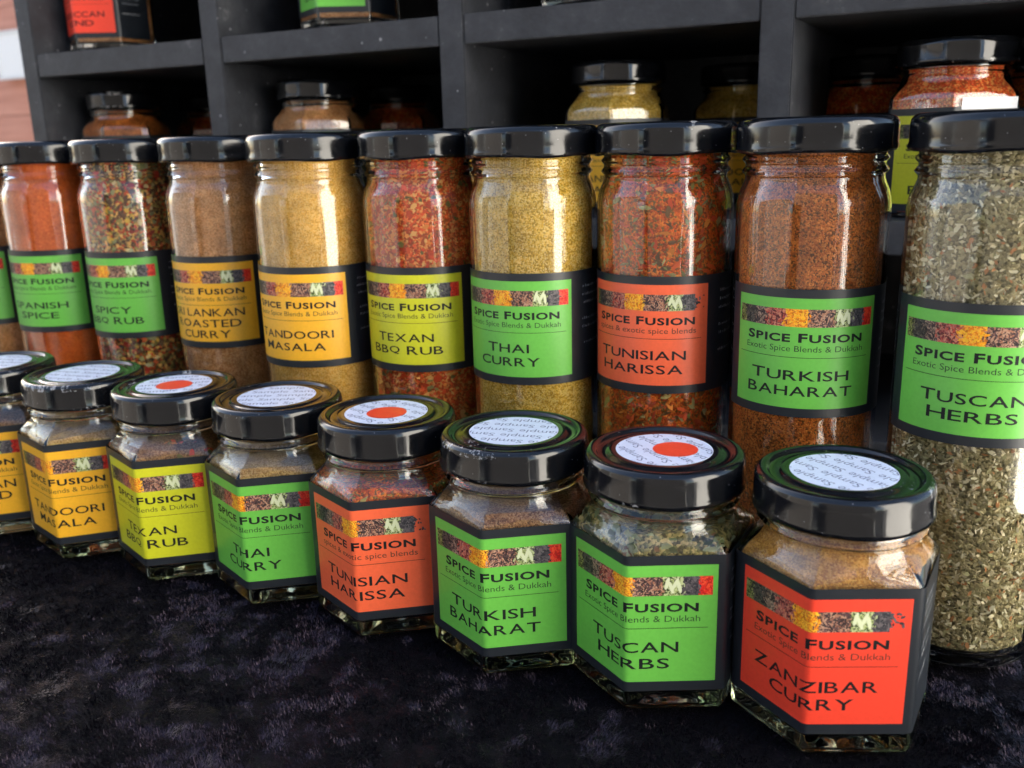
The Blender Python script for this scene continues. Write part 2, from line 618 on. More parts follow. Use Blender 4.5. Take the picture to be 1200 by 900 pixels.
def lid_material():
    m, t, b = new_mat('black_lid')
    b.inputs['Base Color'].default_value = (0.004, 0.0045, 0.006, 1)
    tc = N(t, 'ShaderNodeTexCoord')
    nz = N(t, 'ShaderNodeTexNoise', Scale=120.0, Detail=6.0)
    t.links.new(tc.outputs['Object'], nz.inputs['Vector'])
    mr = N(t, 'ShaderNodeMapRange')
    mr.inputs['From Min'].default_value = 0.35
    mr.inputs['From Max'].default_value = 0.7
    mr.inputs['To Min'].default_value = 0.08
    mr.inputs['To Max'].default_value = 0.22
    t.links.new(nz.outputs['Fac'], mr.inputs['Value'])
    t.links.new(mr.outputs[0], b.inputs['Roughness'])
    b.inputs['IOR'].default_value = 1.5
    # dust specks
    vo = N(t, 'ShaderNodeTexVoronoi', Scale=420.0)
    t.links.new(tc.outputs['Object'], vo.inputs['Vector'])
    lt = N(t, 'ShaderNodeMath', operation='LESS_THAN')
    lt.inputs[1].default_value = 0.055
    t.links.new(vo.outputs['Distance'], lt.inputs[0])
    mx = N(t, 'ShaderNodeMix', data_type='RGBA')
    mx.inputs[6].default_value = (0.004, 0.0045, 0.006, 1)
    mx.inputs[7].default_value = (0.25, 0.25, 0.26, 1)
    # worn paint along the shoulder of the rim
    sx = N(t, 'ShaderNodeSeparateXYZ')
    t.links.new(tc.outputs['Object'], sx.inputs[0])
    band = None
    for zc, hw in ((0.0684, 0.0011), (0.1588, 0.0009), (0.0602, 0.0006)):
        c_ = N(t, 'ShaderNodeMath', operation='COMPARE')
        c_.inputs[1].default_value = zc
        c_.inputs[2].default_value = hw
        t.links.new(sx.outputs[2], c_.inputs[0])
        if band is None:
            band = c_
        else:
            a_ = N(t, 'ShaderNodeMath', operation='MAXIMUM')
            t.links.new(band.outputs[0], a_.inputs[0])
            t.links.new(c_.outputs[0], a_.inputs[1])
            band = a_
    oi = N(t, 'ShaderNodeObjectInfo')
    off = N(t, 'ShaderNodeVectorMath', operation='ADD')
    t.links.new(tc.outputs['Object'], off.inputs[0])
    t.links.new(oi.outputs['Location'], off.inputs[1])
    ns = N(t, 'ShaderNodeTexNoise', Scale=420.0, Detail=8.0, Roughness=0.75)
    t.links.new(off.outputs[0], ns.inputs['Vector'])
    nl = N(t, 'ShaderNodeTexNoise', Scale=38.0, Detail=1.0)
    t.links.new(off.outputs[0], nl.inputs['Vector'])
    pr = N(t, 'ShaderNodeMath', operation='MULTIPLY')
    t.links.new(ns.outputs['Fac'], pr.inputs[0])
    t.links.new(nl.outputs['Fac'], pr.inputs[1])
    gt = N(t, 'ShaderNodeMath', operation='GREATER_THAN')
    gt.inputs[1].default_value = 0.385
    t.links.new(pr.outputs[0], gt.inputs[0])
    an = N(t, 'ShaderNodeMath', operation='MULTIPLY')
    t.links.new(gt.outputs[0], an.inputs[0])
    t.links.new(band.outputs[0], an.inputs[1])
    om = N(t, 'ShaderNodeMath', operation='MAXIMUM')
    t.links.new(an.outputs[0], om.inputs[0])
    t.links.new(lt.outputs[0], om.inputs[1])
    t.links.new(om.outputs[0], mx.inputs[0])
    t.links.new(mx.outputs[2], b.inputs['Base Color'])
    nb = N(t, 'ShaderNodeTexNoise', Scale=90.0, Detail=2.0)
    t.links.new(tc.outputs['Object'], nb.inputs['Vector'])
    bp = N(t, 'ShaderNodeBump', Strength=0.14, Distance=0.001)
    t.links.new(nb.outputs['Fac'], bp.inputs['Height'])
    t.links.new(bp.outputs['Normal'], b.inputs['Normal'])
    return m


M_LID = lid_material()
M_STICKER = paper('sticker_paper', (0.66, 0.71, 0.84))
M_STICKER_INK = plain('sticker_ink', (0.15, 0.17, 0.26), 0.6)
M_GLINT_PATCH = paper('glint_patch', (0.80, 0.80, 0.82))
M_DOT = paper('red_dot', (0.80, 0.055, 0.02))

TALL_R = 0.02335


def tall_glass(parent, mat):
    r = TALL_R
    out = [(0.0006, 0.0012), (0.0150, 0.0011), (0.0180, 0.0000), (0.0208, 0.0003), (0.0224, 0.0018), (0.0231, 0.0042), (r, 0.0075),
           (r, 0.03), (r, 0.06), (r, 0.09), (r, 0.1315), (0.02325, 0.1340), (0.0229, 0.1362), (0.0222, 0.1384), (0.0214, 0.1402),
           (0.0209, 0.1418), (0.0209, 0.1428), (0.0216, 0.1434), (0.0220, 0.1440), (0.0216, 0.1447), (0.0210, 0.1454),
           (0.0210, 0.1463), (0.0216, 0.1469), (0.0220, 0.1475), (0.0216, 0.1482), (0.0210, 0.1488), (0.0211, 0.1560), (0.0208, 0.1572), (0.0202, 0.1574)]
    inn = [(0.0196, 0.1572), (0.0194, 0.1560), (0.0194, 0.1420), (0.0200, 0.1398), (0.0212, 0.1370), (0.0218, 0.1340), (0.0219, 0.1310),
           (0.0219, 0.09), (0.0219, 0.05), (0.0219, 0.0085), (0.0214, 0.0058), (0.0200, 0.0045), (0.015, 0.0040), (0.0006, 0.0045)]
    mb = MB()
    mb.loops([circ(a, z, 96) for a, z in out + inn], 0, True, True)
    return mb.build('glass_body', [mat], parent, smooth=50)


def tall_contents(parent, mat, fill, fmat=None, nfl=0, fsize=0.0015, asp=0.5, seed=1):
    rnd = random.Random(seed)
    g = 0.0008 if fmat else 0.00025
    mb = MB()
    prof = [(0.0006, 0.0050), (0.0148, 0.0046), (0.0198, 0.0051), (0.0212, 0.0064), (0.0219 - g, 0.0090), (0.0219 - g, 0.05), (0.0219 - g, 0.09), (0.0219 - g, min(fill, 0.1310))]
    if fill > 0.134:
        prof += [(0.0218 - g, 0.1340)]
    if fill > 0.137:
        prof += [(0.0212 - g, 0.1370)]
    if fill > 0.140:
        prof += [(0.0200 - g, 0.1398)]
    if fill > 0.143:
        prof += [(0.0194 - g, 0.1420), (0.0194 - g, fill)]
    lps = [circ(a, z, 72) for a, z in prof]
    ph = rnd.uniform(0, 6)
    rl = prof[-1][0]
    lps.append(circ(rl * 0.8, fill + 0.0006, 72, lambda a: 0.0005 * math.sin(2 * a + ph)))
    lps.append(circ(0.0006, fill + 0.001, 72))
    mb.loops(lps, 0)
    mats = [mat]
    if fmat:
        mats.append(fmat)
        for _ in range(nfl):
            z = rnd.uniform(0.006, min(fill, 0.150))
            a = rnd.uniform(0, 2 * PI)
            # radius of the inner glass wall at this height
            rr = float(np.interp(z, [0.005, 0.0085, 0.131, 0.134, 0.137, 0.1398, 0.142, 0.16], [0.0202, 0.0219, 0.0219, 0.0218, 0.0212, 0.0200, 0.0194, 0.0194]))
            rw = rr - 0.00005
            rr -= rnd.uniform(0.0001, 0.0006)
            L = fsize * rnd.uniform(0.55, 1.3)
            B = L * asp * rnd.uniform(0.6, 1.3)
            k = rnd.choice((4, 5, 6))
            rot = rnd.uniform(0, 2 * PI)
            t1, t2 = rnd.gauss(0, 0.5), rnd.gauss(0, 0.5)
            pts = []
            for q in range(k):
                t_ = 2 * PI * q / k + rnd.uniform(-.25, .25)
                px, py = L * math.cos(t_), B * math.sin(t_)
                du = px * math.cos(rot) - py * math.sin(rot)
                dv = px * math.sin(rot) + py * math.cos(rot)
                r2 = min(rr + px * t1 + py * t2, rw)
                aa = a + du / rr
                pts.append((r2 * math.cos(aa), r2 * math.sin(aa), max(z + dv, 0.0062)))
            mb.add(pts, [tuple(range(k))], 1)
    return mb.build('contents', mats, parent, smooth=40, recalc=False)


def tall_lid(parent, rot=0.0):
    mb = MB()
    lug = lambda a: 0.00045 * math.cos(4 * (a + rot)) * (1 if math.cos(4 * (a + rot)) < 0 else 0.35)
    prof = [(0.0217, 0.1512, 1), (0.0222, 0.1499, 1), (0.0232, 0.1494, 1), (0.0240, 0.1496, 1), (0.0243, 0.1504, 1), (0.0242, 0.1513, .6), (0.02395, 0.1521, .2), (0.0240, 0.1535, 0),
            (0.0240, 0.1570, 0), (0.02375, 0.1583, 0), (0.0231, 0.1592, 0), (0.0222, 0.1597, 0), (0.0212, 0.1599, 0), (0.0204, 0.1598, 0), (0.0198, 0.1594, 0), (0.0194, 0.1588, 0),
            (0.0186, 0.1585, 0), (0.012, 0.1586, 0), (0.0006, 0.1586, 0)]
    inner = [(0.0006, 0.1580, 0), (0.0180, 0.1579, 0), (0.0217, 0.1579, 0)]
    lps = [circ(a, z, 96, (lambda an, w=w: lug(an) * w)) for a, z, w in prof + inner]
    mb.loops(lps, 0, False, False, closed=True)
    return mb.build('lid', [M_LID], parent, smooth=60)


def label_tall(parent, az, colour, lines, tagline='Exotic Spice Blends & Dukkah', dz=0.0, seed=0, z0=0.0700, z1=0.1099):
    mp = CylMap(TALL_R + 0.00002, az)
    r = TALL_R
    return make_label(parent, mp, z0 + dz, z1 + dz, colour, lines, tagline, 0.0465, (-r * R(70), r * R(164)), 0.0, True, seed)


# hexagonal jar -------------------------------------------------------------
def hexsec(z, inset):
    """cross-section of the hexagonal jar wall at height z"""
    pts = np.array(hexpoly(inset))
    t = min(max((z - 0.0462) / (0.0548 - 0.0462), 0), 1)
    t = t * t * (3 - 2 * t)
    ang = np.arctan2(pts[:, 1], pts[:, 0])
    rc = 0.0206 - inset
    c = np.stack([rc * np.cos(ang), rc * np.sin(ang)], 1)
    p = pts * (1 - t) + c * t
    return [(a, b, z) for a, b in p]


def ring_like(r, z):
    pts = np.array(hexpoly(0.0))
    ang = np.arctan2(pts[:, 1], pts[:, 0])
    return [(r * math.cos(a), r * math.sin(a), z) for a in ang]


def scaled(l, s, z):
    return [(x * s, y * s, z) for x, y, _ in l]


def hex_glass(parent, mat):
    base = hexsec(0.01, 0.0)
    lps = [ring_like(0.0006, 0.0010), ring_like(0.014, 0.0009), hexsec(0.0, 0.0042)] + [[(x, y, 0.0030 - 0.0030 * math.cos(q * PI / 14)) for x, y, _ in hexsec(0.01, 0.0030 * (1 - math.sin(q * PI / 14)))] for q in range(8)] + [hexsec(0.0055, 0.0),
           hexsec(0.02, 0), hexsec(0.035, 0), hexsec(0.0462, 0)]
    for z in (0.0475, 0.0488, 0.0500, 0.0512, 0.0524, 0.0536, 0.0548):
        lps.append(hexsec(z, 0))
    lps += [ring_like(0.0206, 0.0556), ring_like(0.0213, 0.0562), ring_like(0.0217, 0.0568), ring_like(0.0213, 0.0575), ring_like(0.0206, 0.0582), ring_like(0.0206, 0.0590), ring_like(0.0212, 0.0597), ring_like(0.0213, 0.0604),
            ring_like(0.0206, 0.0612), ring_like(0.0206, 0.0660), ring_like(0.0203, 0.0668), ring_like(0.0196, 0.0670)]
    ins = 0.0016
    lps += [ring_like(0.0191, 0.0667), ring_like(0.0190, 0.0650), ring_like(0.0190, 0.0560)]
    for z in (0.0548, 0.0536, 0.0524, 0.0512, 0.0500, 0.0488, 0.0475, 0.0462):
        lps.append(hexsec(z, ins))
    b2 = hexsec(0.01, ins)
    lps += [hexsec(0.03, ins), hexsec(0.012, ins), *[[(x, y, 0.0068 - 0.0018 * math.sin(q * PI / 12)) for x, y, _ in hexsec(0.01, ins + 0.0018 * (1 - math.cos(q * PI / 12)))] for q in range(1, 7)], ring_like(0.012, 0.0052), ring_like(0.0006, 0.0054)]
    mb = MB()
    mb.loops(lps, 0)
    return mb.build('glass_body', [mat], parent, smooth=50)


def hex_contents(parent, mat, fill, tiltx=0.0, fmat=None, nfl=0, fsize=0.0016, asp=0.5, seed=2):
    rnd = random.Random(seed)
    ins = 0.0016 + 0.00025
    b2 = hexsec(0.01, ins)
    lps = [ring_like(0.0006, 0.0059), ring_like(0.012, 0.0057), *[[(x, y, 0.0071 - 0.0018 * math.cos(q * PI / 12)) for x, y, _ in hexsec(0.01, ins + 0.0018 * (1 - math.sin(q * PI / 12)))] for q in range(0, 7)], hexsec(0.0125, ins), hexsec(0.03, ins)]
    zs = [z for z in (0.0445, 0.0470, 0.0488, 0.0506, 0.0524, 0.0540, 0.0552) if z < fill - 0.0006] + [fill]
    ph = rnd.uniform(0, 6)
    for z in zs:
        l = hexsec(min(z, 0.0552), ins)
        k = (z - 0.03) / (fill - 0.03)
        # uneven top line
        l = [(x, y, z + k * k * (tiltx * x + 0.0007 * math.sin(3 * math.atan2(y, x) + ph))) for x, y, _ in l]
        lps.append(l)
    top = lps[-1]
    for s, dz in ((0.85, 0.0006), (0.6, 0.0012), (0.3, 0.0014), (0.02, 0.0014)):
        lps.append([(x * s, y * s, fill + dz + (z - fill) * s + 0.0005 * math.sin(5 * x * 300 + ph) * s) for x, y, z in top])
    mb = MB()
    mb.loops(lps, 0)
    mats = [mat]
    if fmat:
        mats.append(fmat)
        P = np.array(hexpoly(ins - 0.00012))
        n = len(P)
        for _ in range(nfl):
            z = rnd.uniform(0.008, fill)
            s_ = np.array(hexsec(min(z, 0.0552), ins - 0.00012))
            i = rnd.randrange(n)
            w = rnd.random()
            p = s_[i] * (1 - w) + s_[(i + 1) % n] * w
            d = s_[(i + 1) % n] - s_[i]
            d = d / (np.linalg.norm(d) + 1e-9)
            L = fsize * rnd.uniform(0.5, 1.3)
            B = L * asp * rnd.uniform(0.6, 1.3)
            rot = rnd.uniform(0, 2 * PI)
            k = rnd.choice((4, 5, 6))
            pts = []
            push = -rnd.uniform(0.0000, 0.00012)
            nrm = np.array([d[1], -d[0], 0])
            for q in range(k):
                t_ = 2 * PI * q / k + rnd.uniform(-.25, .25)
                px, py = L * math.cos(t_), B * math.sin(t_)
                du = px * math.cos(rot) - py * math.sin(rot)
                dv = px * math.sin(rot) + py * math.cos(rot)
                pts.append(tuple(p + d * du + nrm * push + np.array([0, 0, dv])))
            mb.add(pts, [tuple(range(k))], 1)
        for _ in range(nfl // 5):     # loose pieces lying on top
            a = rnd.uniform(0, 2 * PI)
            rr = 0.02 * math.sqrt(rnd.random())
            L = fsize * rnd.uniform(0.7, 1.4)
            c = np.array([rr * math.cos(a), rr * math.sin(a), fill + 0.0012 + tiltx * rr * math.cos(a)])
            d1 = np.array([rnd.gauss(0, 1), rnd.gauss(0, 1), rnd.gauss(0, .4)])
            d1 /= np.linalg.norm(d1)
            d2 = np.cross(d1, [rnd.gauss(0, .3), rnd.gauss(0, .3), 1])
            d2 /= np.linalg.norm(d2)
            mb.add([tuple(c + d1 * L), tuple(c + d2 * L * asp), tuple(c - d1 * L), tuple(c - d2 * L * asp)], [(0, 1, 2, 3)], 1)
    return mb.build('contents', mats, parent, smooth=40, recalc=False)


def hex_lid(parent):
    mb = MB()
    lug = lambda a: 0.0003 * min(math.cos(4 * a + 0.7), 0.3)
    prof = [(0.0216, 0.0612, 1), (0.0220, 0.0601, 1), (0.0226, 0.0597, 1), (0.0230, 0.0600, 1), (0.0231, 0.0607, 1), (0.0230, 0.0615, .5), (0.0228, 0.0621, 0), (0.0228, 0.0668, 0),
            (0.0226, 0.0681, 0), (0.0221, 0.0690, 0), (0.0213, 0.0695, 0), (0.0203, 0.0696, 0), (0.0196, 0.0694, 0), (0.0191, 0.0689, 0), (0.0187, 0.0686, 0), (0.0178, 0.0685, 0),
            (0.0166, 0.0686, 0), (0.0160, 0.0689, 0), (0.0154, 0.0692, 0), (0.0147, 0.0692, 0), (0.010, 0.0692, 0), (0.0006, 0.0692, 0)]
    inner = [(0.0006, 0.0682, 0), (0.0150, 0.0682, 0), (0.0216, 0.0680, 0)]
    lps = [circ(a, z, 96, (lambda an, w=w: lug(an) * w)) for a, z, w in prof + inner]
    mb.loops(lps, 0, False, False, closed=True)
    return mb.build('lid', [M_LID], parent, smooth=60)


def sticker(lid, rot, dot, z=0.06925, r=0.0137, ox=0.0, oy=0.0):
    mb = MB()
    n = 64
    mb.loops([circ(r, z - 0.00003, n), circ(r, z + 0.00006, n)], 0, False, True)
    mb.v = [(x + ox, y + oy, zz) for x, y, zz in mb.v]
    # rows of the word Sample, clipped to the round sticker
    V, F, asp = text2d('Sample', -0.002)
    h = 0.0037
    wd = h * asp * 1.15
    bm = bmesh.new()
    for row in range(-5, 6):
        for c in range(-4, 5):
            x0 = c * (wd + 0.0018) + (row % 3) * 0.0047
            y0 = row * 0.0050 - 0.002
            bv = [bm.verts.new((x0 + p[0] * wd, y0 + p[1] * h, 0)) for p in V]
            for f in F:
                try:
                    bm.faces.new([bv[i] for i in f])
                except ValueError:
                    pass
    for k in range(28):
        a = 2 * PI * k / 28
        nn = (math.cos(a), math.sin(a), 0)
        bmesh.ops.bisect_plane(bm, geom=bm.verts[:] + bm.edges[:] + bm.faces[:], plane_co=[q * (r * 0.985) for q in nn], plane_no=nn, clear_outer=True, dist=1e-7)
    bm.verts.index_update()
    cr_, sr_ = math.cos(rot), math.sin(rot)
    mb.add([(v.co.x * cr_ - v.co.y * sr_ + ox, v.co.x * sr_ + v.co.y * cr_ + oy, z + 0.00009) for v in bm.verts], [tuple(v.index for v in f.verts) for f in bm.faces], 1)
    bm.free()
    if dot:
        dx, dy, dr = dot
        l = [(dr * math.cos(2 * PI * i / 48) + dx, dr * math.sin(2 * PI * i / 48) + dy, z + 0.00013) for i in range(48)]
        mb.add(l, [tuple(range(48))], 2)
    return mb.build('sticker', [M_STICKER, M_STICKER_INK, M_DOT], lid, smooth=25, recalc=False)


# ------------------------------------------------------------------ spices
P_PAPRIKA = powder('paprika', [(0.64, 0.10, 0.014), (0.76, 0.145, 0.02), (0.54, 0.08, 0.012), (0.78, 0.17, 0.028)], 0.00028, 0.35, 0.14)
P_CURRY = powder('curry_powder', [(0.78, 0.395, 0.065), (0.84, 0.485, 0.12), (0.60, 0.285, 0.038), (0.86, 0.53, 0.17)], 0.00038, 0.45, 0.15)
P_THAI = powder('golden_curry', [(0.68, 0.385, 0.045), (0.80, 0.51, 0.105), (0.44, 0.24, 0.02), (0.84, 0.58, 0.18)], 0.00046, 0.6, 0.18)
P_ROAST = powder('roasted_curry', [(0.58, 0.235, 0.075), (0.70, 0.33, 0.13), (0.42, 0.155, 0.045), (0.76, 0.40, 0.18)], 0.0004, 0.5, 0.2)
P_BAHARAT = powder('baharat', [(0.55, 0.13, 0.020), (0.36, 0.09, 0.016), (0.70, 0.215, 0.040), (0.18, 0.062, 0.013), (0.60, 0.16, 0.024)], 0.00048, 0.7, 0.25)
P_TEXAN = powder('bbq_rub', [(0.799, 0.097, 0.020), (0.589, 0.065, 0.012), (0.860, 0.186, 0.041), (0.420, 0.081, 0.020), (0.860, 0.332, 0.088)], 0.0007, 0.6, 0.22)
P_HARISSA = powder('harissa', [(0.673, 0.114, 0.020), (0.420, 0.073, 0.014), (0.860, 0.221, 0.029), (0.274, 0.130, 0.030), (0.860, 0.148, 0.018)], 0.0007, 0.6, 0.25)
P_SPICY = powder('pepper_mix', [(0.190, 0.081, 0.030), (0.589, 0.081, 0.020), (0.336, 0.243, 0.061), (0.860, 0.443, 0.111), (0.126, 0.048, 0.020)], 0.0012, 0.7, 0.25)
P_HERB = powder('herb_base', [(0.30, 0.24, 0.11), (0.40, 0.32, 0.16), (0.16, 0.13, 0.06), (0.46, 0.38, 0.20)], 0.0008, 0.7, 0.2)
P_HERBDARK = powder('herb_green', [(0.190, 0.162, 0.050), (0.378, 0.292, 0.092), (0.126, 0.097, 0.030), (0.547, 0.390, 0.142)], 0.0009, 0.7, 0.2)
P_TAN = powder('tan_powder', [(0.62, 0.36, 0.10), (0.52, 0.28, 0.07), (0.68, 0.42, 0.13), (0.42, 0.22, 0.05)], 0.00045, 0.6, 0.22)
P_BROWN = powder('brown_powder', [(0.36, 0.165, 0.055), (0.27, 0.115, 0.035), (0.43, 0.215, 0.08), (0.18, 0.075, 0.022)], 0.00045, 0.6, 0.25)
P_ZANZ = powder('ginger_powder', [(0.60, 0.27, 0.05), (0.50, 0.21, 0.035), (0.66, 0.33, 0.075), (0.40, 0.16, 0.03)], 0.00042, 0.6, 0.25)
F_TEXAN = flakes('bbq_rub_flakes', [(0.860, 0.104, 0.018), (0.673, 0.065, 0.012), (0.860, 0.266, 0.045), (0.505, 0.048, 0.010), (0.860, 0.408, 0.113), (0.210, 0.162, 0.041)])
F_HARISSA = flakes('harissa_flakes', [(0.860, 0.127, 0.020), (0.631, 0.065, 0.012), (0.860, 0.266, 0.033), (0.294, 0.243, 0.061), (0.463, 0.357, 0.122), (0.210, 0.097, 0.030), (0.799, 0.097, 0.020)])
F_SPICY = flakes('pepper_mix_flakes', [(0.80, 0.45, 0.06), (0.62, 0.06, 0.02), (0.75, 0.55, 0.25), (0.35, 0.03, 0.015), (0.28, 0.26, 0.10), (0.14, 0.07, 0.03), (0.62, 0.12, 0.03), (0.06, 0.035, 0.02), (0.42, 0.38, 0.2)])
F_HERB = flakes('herb_flakes', [(0.62, 0.50, 0.26), (0.84, 0.72, 0.46), (0.42, 0.33, 0.15), (0.88, 0.78, 0.53), (0.26, 0.21, 0.10), (0.72, 0.59, 0.33), (0.85, 0.74, 0.48), (0.52, 0.22, 0.08), (0.50, 0.44, 0.21), (0.24, 0.19, 0.09), (0.78, 0.67, 0.42)])
F_HERBDARK = flakes('herb_leaf_bits', [(0.24, 0.27, 0.10), (0.36, 0.37, 0.16), (0.15, 0.17, 0.06), (0.50, 0.48, 0.26), (0.28, 0.14, 0.06), (0.40, 0.40, 0.20), (0.10, 0.11, 0.04)])

# ------------------------------------------------------------------ table cloth, pavement
M_VELVET, t, b = new_mat('black_velvet')
b.inputs['Base Color'].default_value = (0.0022, 0.0019, 0.0032, 1)
b.inputs['Roughness'].default_value = 0.85
b.inputs['Specular IOR Level'].default_value = 0.1

M_PILE, t, b = new_mat('velvet_pile')
b.inputs['Base Color'].default_value = (0.006, 0.005, 0.009, 1)
b.inputs['Roughness'].default_value = 0.42
b.inputs['Specular IOR Level'].default_value = 0.40
b.inputs['Specular Tint'].default_value = (0.92, 0.72, 1.0, 1)
g = N(t, 'ShaderNodeNewGeometry')
rp = ramp(t, [(0.0, (0.002, 0.0016, 0.0026)), (0.8, (0.0036, 0.0026, 0.0042)), (0.94, (0.010, 0.0072, 0.011)), (1.0, (0.046, 0.035, 0.048))])
t.links.new(g.outputs['Random Per Island'], rp.inputs[0])
t.links.new(rp.outputs[0], b.inputs['Base Color'])

cloth = thing('tablecloth', 'black crushed velvet cloth spread under all the jars on the table', 'tablecloth', (0, 0, 0))
X0, X1, YF, YB = -1.0, 0.17, -0.27, 0.26
ZC = -0.0012
mb = MB()
gx = np.linspace(X0, X1, 60)
for (ya, yb, za, zb) in [(YF, YB, ZC, ZC), (YF, YF - 0.012, ZC, ZC - 0.014), (YF - 0.012, YF - 0.014, ZC - 0.014, -0.34)]:
    vs_ = []
    for x in gx:
        wv = 0.006 * math.sin(x * 31) + 0.004 * math.sin(x * 57 + 1)
        w2 = wv if zb < -0.1 else 0
        vs_ += [(x, ya, za), (x, yb - w2, zb)]
    mb.add(vs_, [(2 * i, 2 * i + 2, 2 * i + 3, 2 * i + 1) for i in range(len(gx) - 1)], 0)
mb.add([(X1, YF, ZC), (X1 + 0.012, YF, ZC - 0.014), (X1 + 0.014, YF, -0.34), (X1 + 0.014, YB, -0.34), (X1 + 0.012, YB, ZC - 0.014), (X1, YB, ZC)], [(0, 1, 4, 5), (1, 2, 3, 4)], 0)
mb.build('cloth', [M_VELVET], cloth, smooth=40)


def smooth_field(n, cells, seed):
    r = np.random.default_rng(seed)
    g_ = r.normal(size=(cells + 3, cells + 3))
    return g_


def sample_field(g_, u, v):
    c = g_.shape[0] - 3
    x, y = u * c, v * c
    i, j = np.clip(x.astype(int), 0, c), np.clip(y.astype(int), 0, c)
    fx, fy = x - i, y - j
    fx, fy = fx * fx * (3 - 2 * fx), fy * fy * (3 - 2 * fy)
    return (g_[i, j] * (1 - fx) * (1 - fy) + g_[i + 1, j] * fx * (1 - fy) + g_[i, j + 1] * (1 - fx) * fy + g_[i + 1, j + 1] * fx * fy)


# the pile: short fibres combed this way and that, so that the crushed patches catch the light differently
NF = 900000
px = RNG.uniform(-0.42, 0.10, NF)
py = RNG.uniform(-0.235, 0.03, NF)
dist = np.hypot(px - 0.032, py + 0.3215)
keep = RNG.random(NF) < np.clip((0.26 / np.maximum(dist, 0.1)) ** 1.3, 0.25, 1)
px, py = px[keep], py[keep]
n = len(px)
uu, vv = (px + 0.45) / 0.6, (py + 0.45) / 0.6
lean = 0.8 * sample_field(smooth_field(0, 20, 3), uu, vv) + 0.8 * sample_field(smooth_field(0, 46, 4), uu, vv) + 0.9 * sample_field(smooth_field(0, 105, 5), uu, vv) + 0.6 * sample_field(smooth_field(0, 210, 15), uu, vv)
amt = 1.0 + 0.14 * sample_field(smooth_field(0, 24, 6), uu, vv) + 0.30 * sample_field(smooth_field(0, 70, 8), uu, vv) + 0.32 * sample_field(smooth_field(0, 160, 9), uu, vv)
ang = -2.0 + 0.9 * lean + RNG.normal(0, 0.55, n)
tilt = np.clip(0.90 * amt + RNG.normal(0, 0.28, n), 0.05, 1.40)
Ln = RNG.uniform(0.0006, 0.0013, n)
wd = RNG.uniform(0.00008, 0.00015, n) * np.clip(dist[keep] / 0.25, 0.8, 2.2)
dx, dy, dz = np.sin(tilt) * np.cos(ang), np.sin(tilt) * np.sin(ang), np.cos(tilt)
sx, sy = -np.sin(ang) * wd, np.cos(ang) * wd
base = np.stack([px, py, np.full(n, ZC)], 1)
tip = base + np.stack([dx, dy, dz], 1) * Ln[:, None]
tip[:, 2] = np.minimum(tip[:, 2], 0.0004)
sd = np.stack([sx, sy, np.zeros(n)], 1)
VV = np.empty((n, 3, 3), np.float32)
VV[:, 0], VV[:, 1], VV[:, 2] = base - sd, base + sd, tip
me = bpy.data.meshes.new('velvet_pile')
me.vertices.add(3 * n)
me.vertices.foreach_set('co', VV.ravel())
me.loops.add(3 * n)
me.loops.foreach_set('vertex_index', np.arange(3 * n, dtype=np.int32))
me.polygons.add(n)
me.polygons.foreach_set('loop_start', np.arange(0, 3 * n, 3, dtype=np.int32))
me.polygons.foreach_set('loop_total', np.full(n, 3, np.int32))
me.materials.append(M_PILE)
me.update()
po = bpy.data.objects.new('velvet_pile', me)
po['kind'] = 'stuff'
COL.objects.link(po)
po.parent = cloth

# ground of the market, 0.76 m below the table top
M_PAVE, t, b = new_mat('pavement')
tc = N(t, 'ShaderNodeTexCoord')
nz = N(t, 'ShaderNodeTexNoise', Scale=3.0, Detail=8.0)
br = N(t, 'ShaderNodeTexBrick', Scale=2.5)
br.inputs['Color1'].default_value = (0.075, 0.072, 0.07, 1)
br.inputs['Color2'].default_value = (0.095, 0.09, 0.085, 1)
br.inputs['Mortar'].default_value = (0.05, 0.05, 0.05, 1)
t.links.new(tc.outputs['Object'], br.inputs['Vector'])
t.links.new(tc.outputs['Object'], nz.inputs['Vector'])
mx = N(t, 'ShaderNodeMix', data_type='RGBA', blend_type='MULTIPLY')
mx.inputs[0].default_value = 0.6
t.links.new(br.outputs[0], mx.inputs[6])
t.links.new(nz.outputs['Fac'], mx.inputs[7])
t.links.new(mx.outputs[2], b.inputs['Base Color'])
b.inputs['Roughness'].default_value = 0.9
mb = MB()
mb.add([(-60, -60, -0.76), (60, -60, -0.76), (60, 60, -0.76), (-60, 60, -0.76)], [(0, 1, 2, 3)])
pav = mb.build('pavement', [M_PAVE], None, smooth=0)
pav['kind'] = 'structure'

# ------------------------------------------------------------------ display shelf behind the jars
M_SHELF, t, b = new_mat('black_paint')
tc = N(t, 'ShaderNodeTexCoord')
nz = N(t, 'ShaderNodeTexNoise', Scale=60.0, Detail=8.0, Roughness=0.7)
t.links.new(tc.outputs['Object'], nz.inputs['Vector'])
rp = ramp(t, [(0.30, (0.010, 0.011, 0.0145)), (0.50, (0.020, 0.022, 0.028)), (0.62, (0.030, 0.032, 0.038)), (0.70, (0.085, 0.087, 0.092))])
t.links.new(nz.outputs['Fac'], rp.inputs[0])
vo = N(t, 'ShaderNodeTexVoronoi', Scale=130.0)
t.links.new(tc.outputs['Object'], vo.inputs['Vector'])
nz3 = N(t, 'ShaderNodeTexNoise', Scale=22.0, Detail=3.0)
t.links.new(tc.outputs['Object'], nz3.inputs['Vector'])
mth = N(t, 'ShaderNodeMath', operation='MULTIPLY')
mth.inputs[1].default_value = 0.20
t.links.new(nz3.outputs['Fac'], mth.inputs[0])
sb = N(t, 'ShaderNodeMath', operation='SUBTRACT')
sb.inputs[1].default_value = 0.035
t.links.new(mth.outputs[0], sb.inputs[0])
lt = N(t, 'ShaderNodeMath', operation='LESS_THAN')
t.links.new(vo.outputs['Distance'], lt.inputs[0])
